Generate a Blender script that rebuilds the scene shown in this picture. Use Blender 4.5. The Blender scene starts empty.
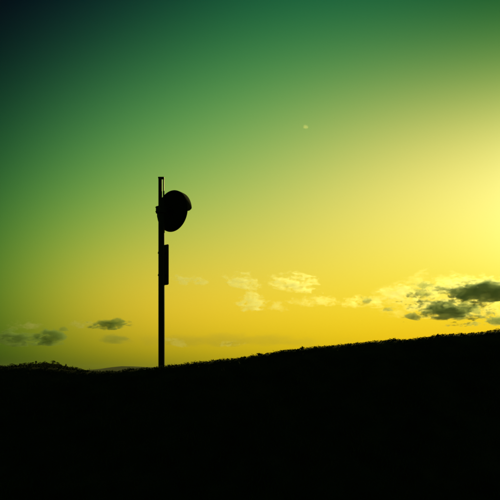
import bpy, bmesh, math, random
import numpy as np
from mathutils import Vector, Matrix, noise

R = math.radians
scene = bpy.context.scene
COL = scene.collection
rng = np.random.default_rng(7)
random.seed(7)

# ------------------------------------------------------------------ camera
F = 589.0                       # focal length in photo pixels (photo is 500 wide)
HORIZON = 372.0                 # row of the eye-level line in the photo
EYE = 1.6
cam_data = bpy.data.cameras.new('camera')
cam = bpy.data.objects.new('camera', cam_data)
COL.objects.link(cam)
cam.location = (0, 0, EYE)
cam.rotation_euler = (R(90), 0, 0)
cam_data.sensor_width = 36
cam_data.lens = 36 * F / 500
cam_data.shift_y = (HORIZON - 250) / 500
cam_data.clip_start = 0.05
cam_data.clip_end = 40000
scene.camera = cam

# ------------------------------------------------------------------ sky
SUN_AZ, SUN_EL = 27.8, 16.9
world = bpy.data.worlds.new('World')
scene.world = world
world.use_nodes = True
wt = world.node_tree
bg = wt.nodes['Background']
bg.inputs['Strength'].default_value = 0.1


def wnode(kind, **kw):
    n = wt.nodes.new(kind)
    for k, v in kw.items():
        setattr(n, k, v)
    return n


def wput(sock, v):
    if isinstance(v, bpy.types.NodeSocket):
        wt.links.new(v, sock)
    else:
        sock.default_value = v


def wm(op, a, b=0.0, clamp=False):
    n = wnode('ShaderNodeMath', operation=op, use_clamp=clamp)
    wput(n.inputs[0], a)
    wput(n.inputs[1], b)
    return n.outputs[0]


def wv(op, a, b=(0, 0, 0), scale=None):
    n = wnode('ShaderNodeVectorMath', operation=op)
    wput(n.inputs[0], a)
    wput(n.inputs[1], b)
    if scale is not None:
        wput(n.inputs['Scale'], scale)
    return n.outputs[0]


sky = wnode('ShaderNodeTexSky', sky_type='NISHITA', sun_disc=False)
sky.sun_elevation = R(SUN_EL)
sky.sun_rotation = R(SUN_AZ)
sky.air_density, sky.dust_density, sky.ozone_density = 1.0, 1.0, 1.0
sep = wnode('ShaderNodeSeparateXYZ')
wt.links.new(wnode('ShaderNodeTexCoord').outputs['Generated'], sep.inputs[0])
sx, sy, sz = sep.outputs
elev = wm('MULTIPLY', wm('ARCSINE', sz), 180 / math.pi)
azim = wm('MULTIPLY', wm('ARCTAN2', sx, sy), 180 / math.pi)
away = wm('ABSOLUTE', wm('SUBTRACT', azim, SUN_AZ))
away = wm('MINIMUM', away, wm('SUBTRACT', 360.0, away))
ev = wm('DIVIDE', wm('MINIMUM', wm('MAXIMUM', elev, 0.0), 33.0), 34.0)
av = wm('DIVIDE', wm('MINIMUM', away, 51.5), 52.0)
# colour response of the evening sky (elevation power, azimuth-from-sun power): log gain R, G, B
GRADE = {
    (0, 0): (0.194, 0.294, -1.348), (0, 1): (-0.315, 0.083, -0.310), (0, 2): (-0.562, -0.276, -0.298),
    (0, 3): (-0.406, -0.251, -0.277), (0, 4): (-0.588, -0.262, 0.008), (0, 5): (-0.635, -0.489, -0.350),
    (1, 0): (-1.247, -0.253, 0.364), (1, 1): (-1.481, -0.017, 0.195), (1, 2): (-1.065, -0.872, -0.787),
    (1, 3): (0.310, -0.387, 0.537), (1, 4): (0.292, -0.080, -0.354), (2, 0): (-1.507, -0.764, -2.184),
    (2, 1): (0.579, 0.159, 0.981), (2, 2): (-0.937, -1.391, -0.797), (2, 3): (0.286, -0.235, 0.202),
    (3, 0): (-1.027, -0.263, 1.160), (3, 1): (1.725, -0.283, -1.322), (3, 2): (-0.208, -0.220, 0.396),
    (4, 0): (-0.806, -0.389, -0.230), (4, 1): (-0.727, -0.654, 0.067), (5, 0): (0.657, 0.212, 0.104)}
ev = wm('SUBTRACT', wm('MULTIPLY', ev, 2.0), 1.0)
av = wm('SUBTRACT', wm('MULTIPLY', av, 2.0), 1.0)
acc = None
for (i, j), k in GRADE.items():
    t = wm('MULTIPLY', wm('POWER', ev, float(i)), wm('POWER', av, float(j)))
    term = wv('SCALE', k, scale=t)
    acc = term if acc is None else wv('ADD', acc, term)
sg = wnode('ShaderNodeSeparateXYZ')
wt.links.new(acc, sg.inputs[0])
cg = wnode('ShaderNodeCombineXYZ')
for c in range(3):
    wt.links.new(wm('EXPONENT', sg.outputs[c]), cg.inputs[c])
N = wv('SCALE', sky.outputs[0], scale=0.1)
N = wv('DIVIDE', N, wv('ADD', N, (1, 1, 1)))
final = wv('SCALE', wv('MULTIPLY', N, cg.outputs[0]), scale=10.0)
wt.links.new(final, bg.inputs['Color'])

# ------------------------------------------------------------------ sun
sun_data = bpy.data.lights.new('sun', 'SUN')
sun_data.energy = 2.5
sun_data.angle = R(0.53)
sun_data.color = (1.0, 0.90, 0.24)
sun = bpy.data.objects.new('sun', sun_data)
COL.objects.link(sun)
sun_dir = Vector((math.sin(R(SUN_AZ)) * math.cos(R(SUN_EL)), math.cos(R(SUN_AZ)) * math.cos(R(SUN_EL)), math.sin(R(SUN_EL))))
sun.rotation_euler = sun_dir.to_track_quat('Z', 'Y').to_euler()
sun.location = sun_dir * 60

vs = scene.view_settings
vs.view_transform = 'Standard'
vs.look = 'None'
vs.exposure = 0.0
vs.gamma = 1.0
vs.use_curve_mapping = False
scene.cycles.volume_bounces = 4
scene.cycles.volume_step_rate = 0.2
scene.cycles.volume_max_steps = 512
scene.cycles.max_bounces = 6
scene.cycles.use_denoising = True


# ------------------------------------------------------------------ helpers
def px(x, y, Y):
    """point at depth Y that stands on photo column x and row y"""
    return Vector(((x - 250) * Y / F, Y, EYE + (HORIZON - y) * Y / F))


def tag(o, label=None, cat=None, group=None, kind=None):
    for k, v in (('label', label), ('category', cat), ('group', group), ('kind', kind)):
        if v:
            o[k] = v
    return o


def link(name, mesh, mat, parent=None):
    o = bpy.data.objects.new(name, mesh)
    if mat and not mesh.materials:
        mesh.materials.append(mat)
    COL.objects.link(o)
    o.parent = parent
    return o


def from_bm(name, bm, mat, parent=None, smooth=True, angle=35):
    bmesh.ops.recalc_face_normals(bm, faces=bm.faces)
    me = bpy.data.meshes.new(name)
    bm.to_mesh(me)
    bm.free()
    if smooth:
        me.polygons.foreach_set('use_smooth', [True] * len(me.polygons))
        me.set_sharp_from_angle(angle=R(angle))
    return link(name, me, mat, parent)


def mesh_np(name, verts, quads):
    me = bpy.data.meshes.new(name)
    v = np.asarray(verts, np.float32)
    q = np.asarray(quads, np.int32)
    n = q.shape[1]
    me.vertices.add(len(v))
    me.vertices.foreach_set('co', v.ravel())
    me.loops.add(q.size)
    me.loops.foreach_set('vertex_index', q.ravel())
    me.polygons.add(len(q))
    me.polygons.foreach_set('loop_start', np.arange(len(q), dtype=np.int32) * n)
    me.update(calc_edges=True)
    return me


def empty(name, loc):
    o = bpy.data.objects.new(name, None)
    o.location = loc
    o.empty_display_size = 0.2
    COL.objects.link(o)
    return o


def material(name, col_a, col_b, scale=5.0, rough=0.8, metallic=0.0, bump=0.0, spec=0.3):
    m = bpy.data.materials.new(name)
    m.use_nodes = True
    nt = m.node_tree
    b = nt.nodes['Principled BSDF']
    tc = nt.nodes.new('ShaderNodeTexCoord')
    no = nt.nodes.new('ShaderNodeTexNoise')
    no.inputs['Scale'].default_value = scale
    no.inputs['Detail'].default_value = 6
    nt.links.new(tc.outputs['Object'], no.inputs['Vector'])
    cr = nt.nodes.new('ShaderNodeValToRGB')
    cr.color_ramp.elements[0].position = 0.35
    cr.color_ramp.elements[1].position = 0.68
    cr.color_ramp.elements[0].color = (*col_a, 1)
    cr.color_ramp.elements[1].color = (*col_b, 1)
    nt.links.new(no.outputs['Fac'], cr.inputs[0])
    nt.links.new(cr.outputs[0], b.inputs['Base Color'])
    b.inputs['Roughness'].default_value = rough
    b.inputs['Metallic'].default_value = metallic
    b.inputs['Specular IOR Level'].default_value = spec
    if bump:
        bp = nt.nodes.new('ShaderNodeBump')
        bp.inputs['Strength'].default_value = bump
        nt.links.new(no.outputs['Fac'], bp.inputs['Height'])
        nt.links.new(bp.outputs[0], b.inputs['Normal'])
    return m


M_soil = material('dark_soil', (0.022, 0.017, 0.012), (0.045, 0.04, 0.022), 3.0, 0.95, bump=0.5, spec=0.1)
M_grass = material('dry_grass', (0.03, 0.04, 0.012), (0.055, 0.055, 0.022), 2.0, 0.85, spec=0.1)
M_leaf = material('weed_leaf', (0.02, 0.035, 0.012), (0.035, 0.055, 0.018), 4.0, 0.8, spec=0.1)
M_stem = material('weed_stem', (0.03, 0.035, 0.015), (0.05, 0.045, 0.02), 9.0, 0.85, spec=0.1)
M_tree = material('tree_leaf', (0.014, 0.024, 0.008), (0.028, 0.042, 0.013), 0.6, 0.85, spec=0.08)
M_bark = material('bark', (0.03, 0.022, 0.015), (0.055, 0.042, 0.03), 6.0, 0.9, bump=0.6, spec=0.1)
M_hill = material('far_slope', (0.02, 0.03, 0.012), (0.04, 0.05, 0.02), 0.01, 0.95, spec=0.05)
M_paint = material('dark_brown_paint', (0.014, 0.010, 0.009), (0.024, 0.017, 0.014), 14.0, 0.55, bump=0.03, spec=0.25)
M_shell = material('dark_shell', (0.009, 0.008, 0.008), (0.014, 0.012, 0.012), 8.0, 0.7, bump=0.02, spec=0.12)
M_glass = material('mirror_face', (0.75, 0.76, 0.75), (0.8, 0.8, 0.8), 3.0, 0.05, 1.0)
M_plate = material('plate_back', (0.05, 0.05, 0.048), (0.09, 0.088, 0.08), 12.0, 0.6, 0.4, bump=0.03)

# ------------------------------------------------------------------ ground: one sheet to the horizon
CREST = np.array([(-400, 372), (-150, 368.5), (0, 367.9), (40, 368.2), (72, 370.4), (92, 372.8), (120, 372.2), (140, 370.6), (160, 367.6), (200, 363.6), (250, 357.5),
                  (300, 350.6), (350, 344.7), (400, 340.0), (450, 335.8), (500, 332.0), (560, 328), (700, 320), (1100, 316)], float)


def crest_y(x):
    return np.where(x > -1.2, 7.95 + 0.25 * np.clip(x + 1.2, 0, 14), 7.95 + 0.12 * np.clip(-1.2 - x, 0, 20))


def crest_z(x):
    y = crest_y(x)
    row = np.interp(250 + F * x / y, CREST[:, 0], CREST[:, 1])
    return EYE + (HORIZON - row) * y / F


def wob(x, y):
    return (0.018 * np.sin(5.1 * x + 1.3 * y) + 0.014 * np.sin(3.3 * y - 7.7 * x + 1.0) + 0.010 * np.sin(13.1 * x + 9.0 * y + 2.0)
            + 0.03 * np.sin(1.9 * x + 0.5) * np.sin(1.6 * y) + 0.008 * np.sin(23 * x - 17 * y))


def ground_z(x, y):
    x = np.asarray(x, float)
    y = np.asarray(y, float)
    s = crest_y(x) - y
    hc = crest_z(x)
    front = hc - 0.64 * (np.sqrt(s * s + 0.09) - 0.3)
    front = 0.5 * (front + np.sqrt(front * front + 0.05))            # levels out at the camera's feet
    b = np.maximum(-s, 0)
    back = hc - 0.11 * np.minimum(b, 7) - 0.16 * np.clip(b - 7, 0, 90) - 0.004 * np.clip(b - 97, 0, 600)
    z = np.where(s > 0, front, back)
    amp = 1.0 / (1 + (np.abs(s) / 40) ** 2)
    return z + wob(x, y) * amp * np.where(np.abs(s) < 0.35, 0.35, 1.0)


def graded(n, near, far, k):
    t = np.linspace(-1, 1, n)
    return near * np.sinh(k * t) / np.sinh(k) * far / near


gx = graded(340, 1, 10400, 9.5)
gy = 8.5 + graded(340, 1, 10400, 9.5)
GX, GY = np.meshgrid(gx, gy, indexing='ij')
GZ = ground_z(GX, GY)
idx = np.arange(GX.size).reshape(GX.shape)
quads = np.stack([idx[:-1, :-1], idx[1:, :-1], idx[1:, 1:], idx[:-1, 1:]], -1).reshape(-1, 4)
me = mesh_np('ground', np.stack([GX, GY, GZ], -1).reshape(-1, 3), quads)
me.polygons.foreach_set('use_smooth', [True] * len(me.polygons))
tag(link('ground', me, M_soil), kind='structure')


# ------------------------------------------------------------------ hills
def ridge(name, Y, depth, rows, foot, seed, rough, mat, nx=220, ny=26, px0=-500, px1=1000, peaked=False):
    rows = np.array(rows, float)
    X = np.linspace((px0 - 250) * Y / F, (px1 - 250) * Y / F, nx)
    row = np.interp(250 + F * X / Y, rows[:, 0], rows[:, 1])
    top = EYE + (HORIZON - row) * Y / F
    T = np.linspace(-1, 1, ny)
    XX, TT = np.meshgrid(X, T, indexing='ij')
    prof = 1 - np.abs(TT) if peaked else np.cos(TT * math.pi / 2) ** 1.5
    ZZ = foot + (top[:, None] - foot) * prof
    YY = Y + TT * depth
    rnd = np.array([[noise.fractal(Vector((a / rough, b / rough, seed)), 1.0, 2.0, 4) for b in YY[0]] for a in X])
    ZZ = ZZ + rnd * (0.02 * (top[:, None] - foot)) * np.where(np.abs(TT) < 0.05, 0.3, 1)
    i = np.arange(XX.size).reshape(XX.shape)
    q = np.stack([i[:-1, :-1], i[1:, :-1], i[1:, 1:], i[:-1, 1:]], -1).reshape(-1, 4)
    m = mesh_np(name, np.stack([XX, YY, ZZ], -1).reshape(-1, 3), q)
    m.polygons.foreach_set('use_smooth', [True] * len(m.polygons))
    tag(link(name, m, mat), kind='structure')
    return lambda x, y: None


LH_Y = 600.0
TREE_H = 5.2
LEFT = np.array([(-260, 372), (-120, 370), (-60, 368.5), (0, 366.0), (12, 365.3), (25, 363.5), (38, 362.6), (55, 362.5), (63, 364.6),
                 (75, 367.4), (92, 371.4), (105, 373.5), (150, 381), (260, 395), (420, 400)], float)
left_ground = LEFT.copy()
left_ground[:, 1] += TREE_H * 0.20 * F / LH_Y
LH_FOOT, LH_DEPTH = -24.0, 62.0
ridge('wooded_hill', LH_Y, LH_DEPTH, left_ground, LH_FOOT, 3.0, 40.0, M_hill, 160, 31, -260, 420, True)
ridge('distant_hills', 9500.0, 1100.0, [(-500, 366), (-200, 367), (40, 370), (84, 370.2), (100, 369.0), (112, 367.2), (122, 366.2), (134, 366.4),
                                        (145, 367), (165, 367.5), (230, 364.5), (300, 366), (450, 365), (700, 366), (1000, 368)],
      -40.0, 8.0, 500.0, M_hill, 500, 24)


def hill_z(x, y):
    row = np.interp(250 + F * x / LH_Y, left_ground[:, 0], left_ground[:, 1])
    top = EYE + (HORIZON - row) * LH_Y / F
    return LH_FOOT + (top - LH_FOOT) * max(0.0, 1 - abs(y - LH_Y) / LH_DEPTH)


# ------------------------------------------------------------------ leaf clouds for trees and weeds
def leaf_quads(centres, size, r, flat=0.5):
    """one folded leaf quad at each centre, random tilt"""
    n = len(centres)
    a = r.normal(size=(n, 3))
    a[:, 2] *= flat
    a /= np.linalg.norm(a, axis=1)[:, None] + 1e-9
    b = np.cross(a, r.normal(size=(n, 3)))
    b /= np.linalg.norm(b, axis=1)[:, None] + 1e-9
    s = (size * r.uniform(0.6, 1.35, n))[:, None]
    v = np.stack([centres - a * s, centres + b * s * 0.42, centres + a * s, centres - b * s * 0.42], 1).reshape(-1, 3)
    q = np.arange(4 * n).reshape(n, 4)
    return v, q


def crown_points(r, h, w, n, spike):
    """points in lumpy crown; spike > 0 pulls it to a conifer point"""
    pts = []
    lumps = [(r.uniform(-0.5, 0.5) * w, r.uniform(-0.5, 0.5) * w, r.uniform(0.25, 0.85) * h, r.uniform(0.22, 0.42) * w) for _ in range(11)]
    lumps.append((0, 0, h * 0.86, 0.2 * w))
    k = 0
    while len(pts) < n:
        lx, ly, lz, lr = lumps[k % len(lumps)]
        k += 1
        d = r.normal(size=3)
        d *= lr * r.uniform(0.35, 1.0) ** 0.5 / np.linalg.norm(d)
        p = np.array([lx, ly, lz]) + d
        t = np.clip((p[2] / h - 0.2) / 0.85, 0, 1)
        lim = w * (0.5 * (1 - t) + 0.06 if spike else 0.62 * math.sqrt(max(0.02, 1 - (2 * t - 0.85) ** 2)))
        rad = math.hypot(p[0], p[1])
        if rad > lim:
            p[:2] *= lim / rad
        pts.append(p)
    return np.array(pts)


def tube(bm, pts, radii, seg=8, cap=True):
    rings = []
    for i, p in enumerate(pts):
        p = Vector(p)
        d = (Vector(pts[min(i + 1, len(pts) - 1)]) - Vector(pts[max(i - 1, 0)])).normalized()
        u = d.orthogonal().normalized()
        if abs(d.z) > 0.9:
            u = (Vector((1, 0, 0)) - d * d.x).normalized()
        w = d.cross(u)
        rings.append([bm.verts.new(p + (u * math.cos(2 * math.pi * k / seg) + w * math.sin(2 * math.pi * k / seg)) * radii[i]) for k in range(seg)])
    for a, b in zip(rings, rings[1:]):
        for k in range(seg):
            bm.faces.new((a[k], a[(k + 1) % seg], b[(k + 1) % seg], b[k]))
    if cap:
        bm.faces.new(list(reversed(rings[0])))
        bm.faces.new(rings[-1])


def mesh_of(bm, name, smooth=True):
    bmesh.ops.recalc_face_normals(bm, faces=bm.faces)
    me = bpy.data.meshes.new(name)
    bm.to_mesh(me)
    bm.free()
    if smooth:
        me.polygons.foreach_set('use_smooth', [True] * len(me.polygons))
    return me


variants = []
for v in range(6):
    r = np.random.default_rng(40 + v)
    spike = v in (1, 4)
    h = TREE_H
    w = 2.1 if spike else r.uniform(2.8, 3.6)
    c = crown_points(r, h, w, 700, spike)
    vv, qq = leaf_quads(c, 0.26, r, 0.6)
    crown = mesh_np('crown', vv, qq)
    bm = bmesh.new()
    tube(bm, [(0, 0, -0.4), (0.03, 0, 0.8), (0.06, 0.04, 2.2), (0.02, 0.02, h * 0.86)], [0.17, 0.13, 0.09, 0.02], 8)
    for _ in range(7):
        a, z = r.uniform(0, 6.28), r.uniform(0.9, h * 0.7)
        l = w * 0.42 * (1 - z / h) + 0.35
        tube(bm, [(0.04, 0.02, z), (math.cos(a) * l * 0.5, math.sin(a) * l * 0.5, z + 0.25 * l), (math.cos(a) * l, math.sin(a) * l, z + 0.6 * l)], [0.05, 0.035, 0.01], 5)
    variants.append((crown, mesh_of(bm, 'trunk'), c, spike))

# the single trees that stand out on the left crest, and the rest of the crest line
SPECIAL = {36: (1.12, 1, 'pointed tree spiking highest on the left wooded hill crest'),
           45: (1.02, 0, 'round topped tree on the flat summit of the left wooded hill'),
           53: (1.10, 2, 'broad tree at the right shoulder of the left wooded hill summit'),
           66: (0.98, 4, 'slim pointed tree on the falling right flank of the left hill'),
           12: (1.05, 3, 'bushy tree low on the rising left flank of the left hill')}
GRP = 'trees along the crest of the left hill'
cols = sorted(list(SPECIAL) + [c for c in np.arange(-42, 100, 2.6) + rng.uniform(-0.7, 0.7, 55) if min(abs(c - s) for s in SPECIAL) > 1.6])
for i, c in enumerate(cols):
    sp = SPECIAL.get(c)
    Y = LH_Y + (0 if sp else rng.uniform(-2.5, 1.5))
    x = (c - 250) * Y / F
    k = sp[1] if sp else int(rng.integers(0, 6))
    s = sp[0] * 0.76 if sp else rng.uniform(0.55, 0.70)
    t = empty('tree', (x, Y, hill_z(x, Y) - 1.2))
    t.rotation_euler.z = rng.uniform(0, 6.28)
    t.scale = (s * 1.6, s * 1.6, s)
    tag(t, sp[2] if sp else 'dark tree standing in the row along the left hill crest', 'tree', GRP)
    link('crown', variants[k][0], M_tree, t)
    link('trunk', variants[k][1], M_bark, t)

# the wood below the crest, a single mass
vs_, qs_, off = [], [], 0
for i in range(950):
    c = rng.uniform(-60, 150)
    Y = LH_Y - 3 - rng.uniform(0, 1) * 44 if i % 6 else LH_Y + rng.uniform(6, 30)
    x = (c - 250) * LH_Y / F
    k = int(rng.integers(0, 6))
    s = rng.uniform(0.55, 0.75)
    c3 = variants[k][2][::5] * s
    a = rng.uniform(0, 6.28)
    c3 = np.stack([c3[:, 0] * math.cos(a) - c3[:, 1] * math.sin(a) + x, c3[:, 0] * math.sin(a) + c3[:, 1] * math.cos(a) + Y, c3[:, 2] + hill_z(x, Y) - 1.0], 1)
    v, q = leaf_quads(c3, 0.8, rng, 0.6)
    vs_.append(v)
    qs_.append(q + off)
    off += len(v)
tag(link('wood', mesh_np('wood', np.concatenate(vs_), np.concatenate(qs_)), M_tree),
    'dense dark wood covering the left hill below its crest', 'wood', kind='stuff')

# ------------------------------------------------------------------ grass and weeds on the bank
# blades: thin bent triangles strips, shorter away from the crest
def blades(xs, ys, h, width, lean, name):
    n = len(xs)
    zs = ground_z(xs, ys) - 0.01
    a = rng.uniform(0, 2 * math.pi, n)
    la = rng.uniform(0, 2 * math.pi, n)
    ll = h * lean * rng.uniform(0.2, 1.0, n)
    w = width * rng.uniform(0.6, 1.3, n)
    base = np.stack([xs, ys, zs], 1)
    side = np.stack([np.cos(a) * w, np.sin(a) * w, np.zeros(n)], 1)
    out = np.stack([np.cos(la) * ll, np.sin(la) * ll, np.zeros(n)], 1)
    up = np.stack([np.zeros(n), np.zeros(n), h], 1)
    m = base + out * 0.35 + up * 0.58
    tip = base + out + up
    v = np.stack([base - side, base + side, m + side * 0.7, m - side * 0.7, tip + side * 0.12, tip - side * 0.12], 1).reshape(-1, 3)
    k = np.arange(n)[:, None] * 6
    q = np.concatenate([k + np.array([[0, 1, 2, 3]]), k + np.array([[3, 2, 4, 5]])])
    return mesh_np(name, v, q)


n1 = 60000
xs = rng.uniform(-5.5, 7.5, n1)
s = rng.uniform(-1.2, 3.4, n1)
ys = crest_y(xs) - s
clump = np.array([noise.noise(Vector((x * 2.3, y * 2.3, 0))) for x, y in zip(xs, ys)])
h = (0.05 + 0.05 * np.clip(clump + 0.3, 0, 1)) * rng.uniform(0.5, 1.3, n1) * np.where(s < 0.5, 0.36, 1.0)
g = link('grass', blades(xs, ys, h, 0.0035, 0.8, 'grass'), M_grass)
tag(g, 'short dark grass covering the sloping bank', 'grass', kind='stuff')

# low leafy weeds that make the bumpy edge of the crest
cp, cs = [], []
for i in range(2600):
    x = rng.uniform(-5.0, 7.0)
    y = float(crest_y(np.array(x))) + rng.normal(0, 0.16)
    hh = rng.uniform(0.014, 0.034) * (1.4 if rng.random() < 0.12 else 1.0)
    z = float(ground_z(x, y))
    k = 16
    d = rng.normal(size=(k, 3))
    d /= np.linalg.norm(d, axis=1)[:, None]
    rr = rng.uniform(0.3, 1.0, k)[:, None]
    w = rng.uniform(0.8, 1.7) * hh
    p = np.array([x, y, z + hh * 0.45]) + d * rr * np.array([w, w, hh * 0.55])
    cp.append(p)
v, q = leaf_quads(np.concatenate(cp), 0.009, rng, 0.5)
tag(link('ground_cover', mesh_np('ground_cover', v, q), M_leaf),
    'low leafy ground cover making the bumpy crest of the bank', 'ground cover', kind='stuff')


def weed(name, col, height, leaves, spread, label, kind=0, dy=0.0):
    r = np.random.default_rng(int(col * 13) + 5)
    height *= 0.6
    Y0 = 8.5
    for _ in range(12):
        x = (col - 250) * Y0 / F
        Y0 = float(crest_y(np.array(x))) + dy
    root = empty(name, (x, Y0, float(ground_z(x, Y0)) - 0.01))
    tag(root, label, 'weed', 'weeds standing up along the bank crest')
    tips = []
    for k in range(leaves):
        a = r.uniform(0, 6.28)
        l = spread * r.uniform(0.3, 1.0)
        hh = height * r.uniform(0.65, 1.0) if k else height
        p = [(0, 0, 0), (math.cos(a) * l * 0.3, math.sin(a) * l * 0.3, hh * 0.55), (math.cos(a) * l, math.sin(a) * l, hh)]
        bm = bmesh.new()
        tube(bm, p, [0.0028, 0.0022, 0.001], 5)
        from_bm('stem', bm, M_stem, root)
        for t in np.linspace(0.35, 1.0, 7):
            i0 = 0 if t < 0.5 else 1
            f = (t - 0.5 * i0) * 2
            tips.append(np.array(p[i0]) * (1 - f) + np.array(p[i0 + 1]) * f)
    tips = np.repeat(np.array(tips), 3, 0) + r.normal(size=(len(tips) * 3, 3)) * (0.010 if kind == 0 else 0.006)
    v, q = leaf_quads(tips, 0.015 if kind == 0 else 0.010, r, 0.7)
    link('foliage', mesh_np('foliage', v, q), M_leaf, root)
    return root


weed('weed', 170.5, 0.075, 5, 0.05, 'small tuft of weeds right beside the foot of the mirror pole', 1)
weed('weed', 177.5, 0.06, 4, 0.05, 'low weed just right of the tuft at the foot of the pole', 0)
weed('weed', 259.0, 0.075, 5, 0.05, 'leafy weed jutting from the crest under the middle clouds')
weed('weed', 302.0, 0.07, 4, 0.03, 'narrow weed on the crest between the middle and right clouds')
weed('weed', 395.0, 0.065, 5, 0.05, 'bushy weed on the crest left of the dark right hand clouds')
weed('weed', 438.0, 0.035, 6, 0.07, 'short weed on the crest below the lower dark cloud')
weed('weed', 131.0, 0.05, 4, 0.04, 'low weed on the crest left of the pole, before the distant hill')

# ------------------------------------------------------------------ road mirror on its pole
PY = 8.2
U = PY / F                                   # metres per photo pixel at the pole
base_x, base_z = (161.55 - 250) * U, float(ground_z((161.55 - 250) * U, PY))
mir = empty('road_mirror', (base_x, PY, base_z))
tag(mir, 'dark roadside pole carrying a hooded round convex mirror and a narrow plate', 'road mirror')


def lz(row):
    return EYE + (HORIZON - row) * U - base_z


PR = 3.18 * U
bm = bmesh.new()
tube(bm, [(0, 0, -0.35), (0, 0, lz(199))], [PR, PR], 32)
pole = from_bm('pole', bm, M_paint, mir)
# upper end: a narrower tube with a steel strap standing off its right side, closed by a cap
bm = bmesh.new()
tube(bm, [(-1.33 * U, 0, lz(201)), (-1.33 * U, 0, lz(178.6))], [1.86 * U, 1.86 * U], 24)
from_bm('upper_tube', bm, M_paint, pole)


def box(bm, c, size, mat=None):
    r = bmesh.ops.create_cube(bm, size=1.0)
    for v in r['verts']:
        v.co = Vector((v.co.x * size[0], v.co.y * size[1], v.co.z * size[2]))
        if mat is not None:
            v.co = mat @ v.co
        v.co += Vector(c)
    return r['verts']


def bevel(bm, w, seg=2):
    bmesh.ops.bevel(bm, geom=list(bm.edges), offset=w, segments=seg, affect='EDGES', profile=0.6)


bm = bmesh.new()
box(bm, (2.1 * U, 0, (lz(201) + lz(179)) / 2), (1.2 * U, 2.6 * U, lz(179) - lz(201)))
bevel(bm, 0.002)
from_bm('strap', bm, M_paint, pole)
bm = bmesh.new()
box(bm, (-0.2 * U, 0, lz(178.1)), (6.1 * U, 4.4 * U, 1.5 * U))
bevel(bm, 0.006, 3)
from_bm('pole_cap', bm, M_paint, pole)

# mirror axes: faces right and away from the camera, tipped a little down
PSI, TIP = R(35.4), R(-0.5)
nrm = Vector((math.sin(PSI) * math.cos(TIP), math.cos(PSI) * math.cos(TIP), -math.sin(TIP)))
side = Vector((math.cos(PSI), -math.sin(PSI), 0))        # to the right seen from behind
upv = nrm.cross(side) * -1
if upv.z < 0:
    upv.negate()
C = px(172.08, 211.24, PY + 0.17) - Vector((base_x, PY, base_z))
RM = 0.2906


def mp(a, r, d):
    """point of the mirror: angle from its right side, radius, distance along the facing direction"""
    return C + side * (math.cos(a) * r) + upv * (math.sin(a) * r) + nrm * d


def lathe(bm, prof, seg=64):
    rings = []
    for r, d in prof:
        if r < 1e-6:
            rings.append([bm.verts.new(mp(0, 0, d))] * seg)
        else:
            rings.append([bm.verts.new(mp(2 * math.pi * k / seg, r, d)) for k in range(seg)])
    for a, b in zip(rings, rings[1:]):
        for k in range(seg):
            vs4 = [a[k], a[(k + 1) % seg], b[(k + 1) % seg], b[k]]
            u = []
            for vv in vs4:
                if vv not in u:
                    u.append(vv)
            if len(u) > 2:
                bm.faces.new(u)


bm = bmesh.new()
lathe(bm, [(0, -0.085), (0.10, -0.083), (0.17, -0.070), (0.235, -0.046), (RM - 0.012, -0.016), (RM - 0.002, -0.006), (RM, 0.006), (RM - 0.012, 0.010), (RM - 0.016, 0.002), (0, 0.002)])
dish = from_bm('mirror_shell', bm, M_shell, mir)
bm = bmesh.new()
lathe(bm, [(RM - 0.018, 0.004), (0.22, 0.022), (0.15, 0.036), (0.07, 0.044), (0, 0.046)])
from_bm('mirror_face', bm, M_glass, dish)
# ribs moulded on the back
for a in (0.0, math.pi / 2, math.pi, 3 * math.pi / 2):
    bm = bmesh.new()
    tube(bm, [mp(a + 0.4, 0.08, -0.083), mp(a + 0.4, 0.17, -0.071), mp(a + 0.4, 0.25, -0.041)], [0.008, 0.008, 0.005], 8)
    from_bm('rib', bm, M_shell, dish)
# hood round the upper half, curling over the face
bm = bmesh.new()
seg, steps = 56, 8
outer, inner = [], []
A0, A1 = R(-9), R(189)
for i in range(seg + 1):
    a = A0 + (A1 - A0) * i / seg
    e = min(i, seg - i) / seg
    L = 0.102 * min(1.0, (e / 0.06)) ** 0.6 * (0.97 + 0.04 * math.sin(a))
    ro, ri = [], []
    for j in range(steps + 1):
        t = j / steps
        rr = RM + 0.003 - 0.006 * t * t
        ro.append(bm.verts.new(mp(a, rr, -0.004 + L * t)))
        ri.append(bm.verts.new(mp(a, rr - 0.004, -0.004 + L * t)))
    outer.append(ro)
    inner.append(ri)
for i in range(seg):
    for j in range(steps):
        bm.faces.new((outer[i][j], outer[i + 1][j], outer[i + 1][j + 1], outer[i][j + 1]))
        bm.faces.new((inner[i][j], inner[i][j + 1], inner[i + 1][j + 1], inner[i + 1][j]))
    bm.faces.new((outer[i][0], inner[i][0], inner[i + 1][0], outer[i + 1][0]))
    bm.faces.new((outer[i][-1], outer[i + 1][-1], inner[i + 1][-1], inner[i][-1]))
for i in (0, seg):
    for j in range(steps):
        bm.faces.new((outer[i][j], outer[i][j + 1], inner[i][j + 1], inner[i][j]))
from_bm('hood', bm, M_shell, dish)

# arm and clamp between pole and mirror
flat = Vector((math.sin(PSI), math.cos(PSI), 0))
ROT = Matrix((side, flat, Vector((0, 0, 1)))).transposed()
bm = bmesh.new()
cz = lz(210.2)
tube(bm, [Vector((0, 0, cz)) + flat * PR * 0.8, C - nrm * 0.078], [0.03, 0.03], 16)
arm = from_bm('arm', bm, M_paint, mir)
bm = bmesh.new()
box(bm, Vector((0, 0, cz)), (0.112, 0.125, 7.4 * U), ROT)
bevel(bm, 0.012, 3)
clamp = from_bm('clamp', bm, M_paint, mir)
for dz in (-0.03, 0.03):
    for sd in (-0.038, 0.038):
        bm = bmesh.new()
        q0 = Vector((0, 0, cz + dz)) - flat * 0.055 + side * sd
        tube(bm, [q0, q0 - flat * 0.022], [0.008, 0.008], 6)
        from_bm('bolt', bm, M_paint, clamp)

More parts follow.
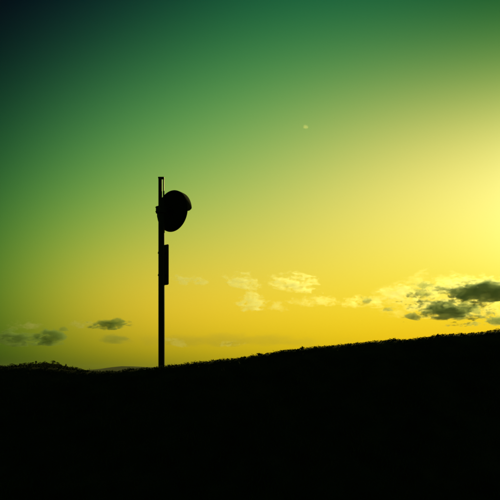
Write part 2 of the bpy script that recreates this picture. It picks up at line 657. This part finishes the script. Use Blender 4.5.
# narrow plate bolted below the mirror, facing the same way
bm = bmesh.new()
pz = (lz(244.0) + lz(284.6)) / 2
ph = lz(244.0) - lz(284.6)
n = 10
PW = 0.156
grid = []
for yy in range(2):
    row = []
    for i in range(n + 1):
        u = -1 + 2 * i / n
        bow = 0.006 * (1 - u * u)
        p0 = Vector((0, 0, pz)) + side * (u * PW / 2) + flat * (0.058 + bow + yy * 0.004)
        row.append([bm.verts.new(p0 + Vector((0, 0, sgn * (ph / 2 - (0.010 if abs(u) == 1 else 0.0))))) for sgn in (-1, 1)])
    grid.append(row)
a, b = grid
for i in range(n):
    bm.faces.new((a[i][0], a[i + 1][0], a[i + 1][1], a[i][1]))
    bm.faces.new((b[i][0], b[i][1], b[i + 1][1], b[i + 1][0]))
    for k in (0, 1):
        bm.faces.new((a[i][k], a[i + 1][k], b[i + 1][k], b[i][k]))
for i in (0, n):
    bm.faces.new((a[i][0], a[i][1], b[i][1], b[i][0]))
plate = from_bm('plate', bm, M_plate, mir)
for rw in (252.6, 274.9):
    bm = bmesh.new()
    z0 = lz(rw)
    seg = 32
    for (r0, hh) in ((PR + 0.003, 0.012),):
        lo = [bm.verts.new((math.cos(2 * math.pi * k / seg) * r0, math.sin(2 * math.pi * k / seg) * r0, z0 - hh)) for k in range(seg)]
        hi = [bm.verts.new((v.co.x, v.co.y, z0 + hh)) for v in lo]
        for k in range(seg):
            bm.faces.new((lo[k], lo[(k + 1) % seg], hi[(k + 1) % seg], hi[k]))
    for sd in (-0.02, 0.02):
        box(bm, Vector((0, 0, z0)) + flat * (PR + 0.008) + side * sd, (0.004, 0.016, 0.02), ROT)
    box(bm, Vector((0, 0, z0)) - side * (PR + 0.004), (0.026, 0.022, 0.020), ROT)
    band = from_bm('band', bm, M_paint, plate)

# ------------------------------------------------------------------ clouds
CY = 4500.0


def cloud_material(name, density, albedo, g, scale, lo, hi, rim=0.62, weight=0.40, gain=1.0):
    m = bpy.data.materials.new(name)
    m.use_nodes = True
    nt = m.node_tree
    nt.nodes.clear()

    def put(kind, **ins):
        n = nt.nodes.new(kind)
        for k, v in ins.items():
            k = k.replace('_', ' ')
            if isinstance(v, bpy.types.NodeSocket):
                nt.links.new(v, n.inputs[k])
            else:
                n.inputs[k].default_value = v
        return n

    def mth(op, a, b):
        n = nt.nodes.new('ShaderNodeMath')
        n.operation = op
        for k, v in enumerate((a, b)):
            if isinstance(v, bpy.types.NodeSocket):
                nt.links.new(v, n.inputs[k])
            else:
                n.inputs[k].default_value = v
        return n.outputs[0]

    out = nt.nodes.new('ShaderNodeOutputMaterial')
    geo = nt.nodes.new('ShaderNodeNewGeometry')
    tc = nt.nodes.new('ShaderNodeTexCoord')
    # distance from the heart of the cloud, 0 in the middle, 1 at its bounds
    c = put('ShaderNodeMapping', Vector=tc.outputs['Generated'], Location=(-1, -1, -0.8), Scale=(2, 2, 2))
    ln = nt.nodes.new('ShaderNodeVectorMath')
    ln.operation = 'LENGTH'
    nt.links.new(c.outputs[0], ln.inputs[0])
    mp_ = put('ShaderNodeMapping', Vector=geo.outputs['Position'], Scale=(0.8, 0.8, 1.7), Rotation=(0, 0.12, 0))
    big = put('ShaderNodeTexNoise', Vector=mp_.outputs[0], Scale=scale * 0.45, Detail=2.0, Roughness=0.5)
    fine = put('ShaderNodeTexNoise', Vector=mp_.outputs[0], Scale=scale, Detail=6.0, Roughness=0.66, Distortion=0.6)
    noi = mth('ADD', mth('MULTIPLY', big.outputs['Fac'], 0.45), mth('MULTIPLY', fine.outputs['Fac'], 0.55))
    noi = mth('ADD', mth('MULTIPLY', mth('SUBTRACT', noi, 0.5), gain), 0.5)
    fall = mth('MULTIPLY', mth('SUBTRACT', rim, ln.outputs['Value']), weight)
    val = mth('ADD', noi, fall)
    mr = put('ShaderNodeMapRange', Value=val, From_Min=lo, From_Max=hi, To_Max=density)
    mr.interpolation_type = 'SMOOTHSTEP'
    pv = put('ShaderNodeVolumePrincipled', Color=(*albedo, 1), Anisotropy=g, Density=mr.outputs[0])
    nt.links.new(pv.outputs[0], out.inputs['Volume'])
    return m


C_dark = cloud_material('cloud_thick', 0.034, (0.88, 0.99, 0.84), 0.3, 0.024, 0.48, 0.56, 0.80, 0.42, 1.2)
C_scrap = cloud_material('cloud_scraps', 0.030, (0.88, 0.98, 0.84), 0.3, 0.024, 0.625, 0.69, 0.85, 0.10, 1.3)
C_dusk = cloud_material('cloud_dusky', 0.024, (0.56, 0.74, 0.45), 0.1, 0.022, 0.49, 0.58, 0.72, 0.36, 1.3)
C_smear = cloud_material('cloud_smear', 0.0075, (0.56, 0.72, 0.45), 0.1, 0.022, 0.47, 0.62, 0.72, 0.34, 1.2)
C_mid = cloud_material('cloud_medium', 0.024, (0.86, 0.97, 0.80), 0.35, 0.055, 0.49, 0.60, 0.68, 0.34, 1.5)
C_glow = cloud_material('cloud_glow', 0.0080, (0.98, 0.97, 0.92), 0.6, 0.030, 0.50, 0.60, 0.66, 0.28, 1.6)
C_bank = cloud_material('cloud_bank', 0.0021, (0.98, 0.97, 0.92), 0.62, 0.022, 0.53, 0.62, 0.85, 0.12, 1.4)
C_thin = cloud_material('cloud_thin', 0.0140, (0.98, 0.96, 0.88), 0.76, 0.026, 0.50, 0.61, 0.64, 0.28, 1.7)
C_band = cloud_material('cloud_band', 0.0010, (0.55, 0.60, 0.45), 0.2, 0.012, 0.47, 0.66, 0.75)
C_veil = cloud_material('cloud_veil', 0.0075, (0.98, 0.96, 0.88), 0.74, 0.028, 0.50, 0.63, 0.66, 0.26, 1.6)


def cloud(x0, y0, x1, y1, mat, label, group, lump=0.55, tilt=0.0, deep=0.28, dist=CY, flat=0.45, level=5):
    gx_, gy_ = (x1 - x0) * 0.16, (y1 - y0) * 0.20
    x0, x1, y0, y1 = x0 - gx_, x1 + gx_, y0 - gy_, y1 + gy_
    c = px((x0 + x1) / 2, y1 - (y1 - y0) * 0.42, dist)
    hx = (x1 - x0) / 2 * dist / F
    up, dn = (y1 - y0) * 0.58 * dist / F, (y1 - y0) * 0.42 * dist / F
    hy = max(hx * deep, up * 0.8)
    bm = bmesh.new()
    bmesh.ops.create_icosphere(bm, subdivisions=level, radius=1.0)
    seed = Vector((x0 * 0.37 + 3, y0 * 0.53, x1 * 0.29))
    asp = hx / max(up, 1)
    for v in bm.verts:
        d = v.co.normalized()
        q = Vector((d.x * max(1.0, asp * 0.62), d.y * max(1.0, asp * 0.5), d.z)) * 1.25
        f = noise.fractal(q + seed, 0.9, 2.1, 6)
        b = noise.noise(q * 0.55 + seed * 1.7)
        r = 0.80 + lump * (0.36 * f + 0.42 * b)
        r = max(0.12, r)
        p = d * r
        p = Vector((p.x * hx, p.y * hy, p.z * (up if p.z > 0 else dn)))
        if p.z < -dn * flat:
            p.z = -dn * flat + (p.z + dn * flat) * 0.35
        p.z += tilt * p.x
        v.co = p
    o = from_bm('cloud', bm, mat, None, smooth=False)
    o.location = c
    tag(o, label, 'cloud', group)
    return o


GR, GM, GL = 'clouds on the right above the slope', 'bright clouds in the middle of the sky', 'clouds low on the left'
cloud(446, 278, 520, 304, C_dark, 'biggest dark cloud, cut by the right edge of the picture', GR)
cloud(420, 300, 480, 321, C_dark, 'dark flat cloud under the biggest dark cloud', GR, deep=0.3)
cloud(406, 287, 434, 299, C_mid, 'grey patch of cloud left of the biggest dark cloud', GR, lump=0.7)
cloud(414, 281, 437, 289, C_mid, 'small grey shred of cloud above the other grey patch', GR, lump=0.8, level=4)
cloud(403, 311, 420, 320, C_dark, 'small dark cloud left of the lower dark cloud', GR, lump=0.7, tilt=-0.25, level=4)
cloud(418, 311, 431, 319, C_mid, 'tiny dark cloud touching the left end of the lower dark cloud', GR, lump=0.8, level=4)
cloud(482, 315, 515, 327, C_dark, 'dark cloud low at the right edge, just above the slope', GR, lump=0.6, level=4)
cloud(358, 296, 374, 304, C_mid, 'small lone grey cloud left of the right hand group', GR, lump=0.7, level=4)
cloud(383, 305, 395, 313, C_mid, 'tiny grey cloud between the lone grey cloud and the dark group', GR, lump=0.7, level=4)
cloud(376, 282, 424, 304, C_glow, 'pale yellow puffy cloud leading into the dark group', GR, lump=0.9, dist=4700)
cloud(408, 296, 470, 316, C_glow, 'bright broken cloud behind the lower dark cloud', GR, lump=0.9, dist=4900)
cloud(428, 274, 510, 294, C_glow, 'bright cloud fringe behind the top of the biggest dark cloud', GR, lump=0.9, dist=4900)
cloud(366, 274, 525, 322, C_bank, 'broken bright yellow cloud bank behind the whole right hand group', GR, lump=0.4, deep=0.12, dist=5300)
cloud(392, 279, 522, 329, C_scrap, 'scattered dark cloud scraps between the two big dark clouds', GR, lump=0.4, deep=0.12, dist=4300)
cloud(332, 296, 388, 309, C_veil, 'faint wispy cloud left of the right hand group', GR, lump=1.0)

cloud(267, 269, 311, 292, C_thin, 'bright arched puffy cloud, largest of the middle group', GM, lump=1.0, tilt=-0.2)
cloud(222, 271, 262, 289, C_thin, 'bright elongated cloud sloping down left of the arched cloud', GM, lump=1.1, tilt=-0.28)
cloud(234, 290, 270, 312, C_thin, 'bright ragged cloud below the elongated middle cloud', GM, lump=1.1)
cloud(266, 301, 287, 313, C_veil, 'small faint cloud right of the ragged middle cloud', GM, lump=1.0, level=4)
cloud(288, 295, 346, 307, C_veil, 'faint streak of cloud below the arched cloud', GM, lump=1.0)
cloud(171, 272, 210, 286, C_thin, 'bright wisp of cloud beside the plate on the pole', GM, lump=1.0, tilt=-0.12)
cloud(165, 337, 188, 347, C_veil, 'small wisp of cloud at the pole low over the crest', GM, lump=0.9, tilt=-0.2, level=4)
cloud(222, 339, 246, 348, C_veil, 'dim wisp of cloud low over the crest right of the pole', GM, lump=1.0, level=4)

cloud(110, 332, 360, 348, C_band, 'long dull band of cloud low over the crest right of the pole', GM, lump=0.5, deep=0.15, dist=5600)
cloud(250, 309, 400, 321, C_band, 'faint dull streak of cloud below the middle group', GM, lump=0.6, deep=0.15, dist=5600)
cloud(436, 288, 449, 295, C_mid, 'little grey cloud shred touching the left end of the biggest dark cloud', GR, lump=0.9, level=4)
cloud(466, 305, 484, 314, C_mid, 'grey cloud shred off the right end of the lower dark cloud', GR, lump=0.9, tilt=-0.3, level=4)
cloud(464, 321, 482, 327, C_mid, 'thin grey cloud shred low between the lower dark cloud and the slope', GR, lump=0.9, level=4)

cloud(83, 316, 130, 332, C_dusk, 'peaked dark cloud left of the pole', GL, lump=0.6, flat=0.25)
cloud(-16, 329, 46, 348, C_dusk, 'long dark cloud low at the left edge', GL, lump=0.6)
cloud(36, 329, 69, 347, C_dusk, 'dark cloud joined to the right end of the long left cloud', GL, lump=0.75)
cloud(58, 325, 69, 332, C_dusk, 'tiny cloud above the dark left clouds', GL, lump=0.6, level=4)
cloud(98, 332, 133, 345, C_smear, 'faint cloud directly below the peaked cloud', GL, lump=0.7)
cloud(8, 318, 42, 331, C_veil, 'faint pale cloud above the long left cloud', GL, lump=0.9)
cloud(66, 319, 92, 329, C_veil, 'thin pale strand of cloud left of the peaked cloud', GL, lump=1.0, level=4)
cloud(303, 124.5, 308, 130, C_glow, 'tiny pale cloud fleck alone high in the green sky', 'lone cloud fleck', lump=0.7, level=4)

# ------------------------------------------------------------------ haze in the valley air
bm = bmesh.new()
bmesh.ops.create_cube(bm, size=1.0)
for v in bm.verts:
    v.co = Vector((v.co.x * 22000, v.co.y * 22000, -70 if v.co.z < 0 else 120))
hz = bpy.data.materials.new('haze_air')
hz.use_nodes = True
nt = hz.node_tree
nt.nodes.clear()
out = nt.nodes.new('ShaderNodeOutputMaterial')
pv = nt.nodes.new('ShaderNodeVolumePrincipled')
pv.inputs['Color'].default_value = (0.85, 0.85, 0.7, 1)
pv.inputs['Density'].default_value = 0.000024
pv.inputs['Anisotropy'].default_value = 0.0
nt.links.new(pv.outputs[0], out.inputs['Volume'])
tag(from_bm('haze', bm, hz, None, smooth=False), kind='stuff')
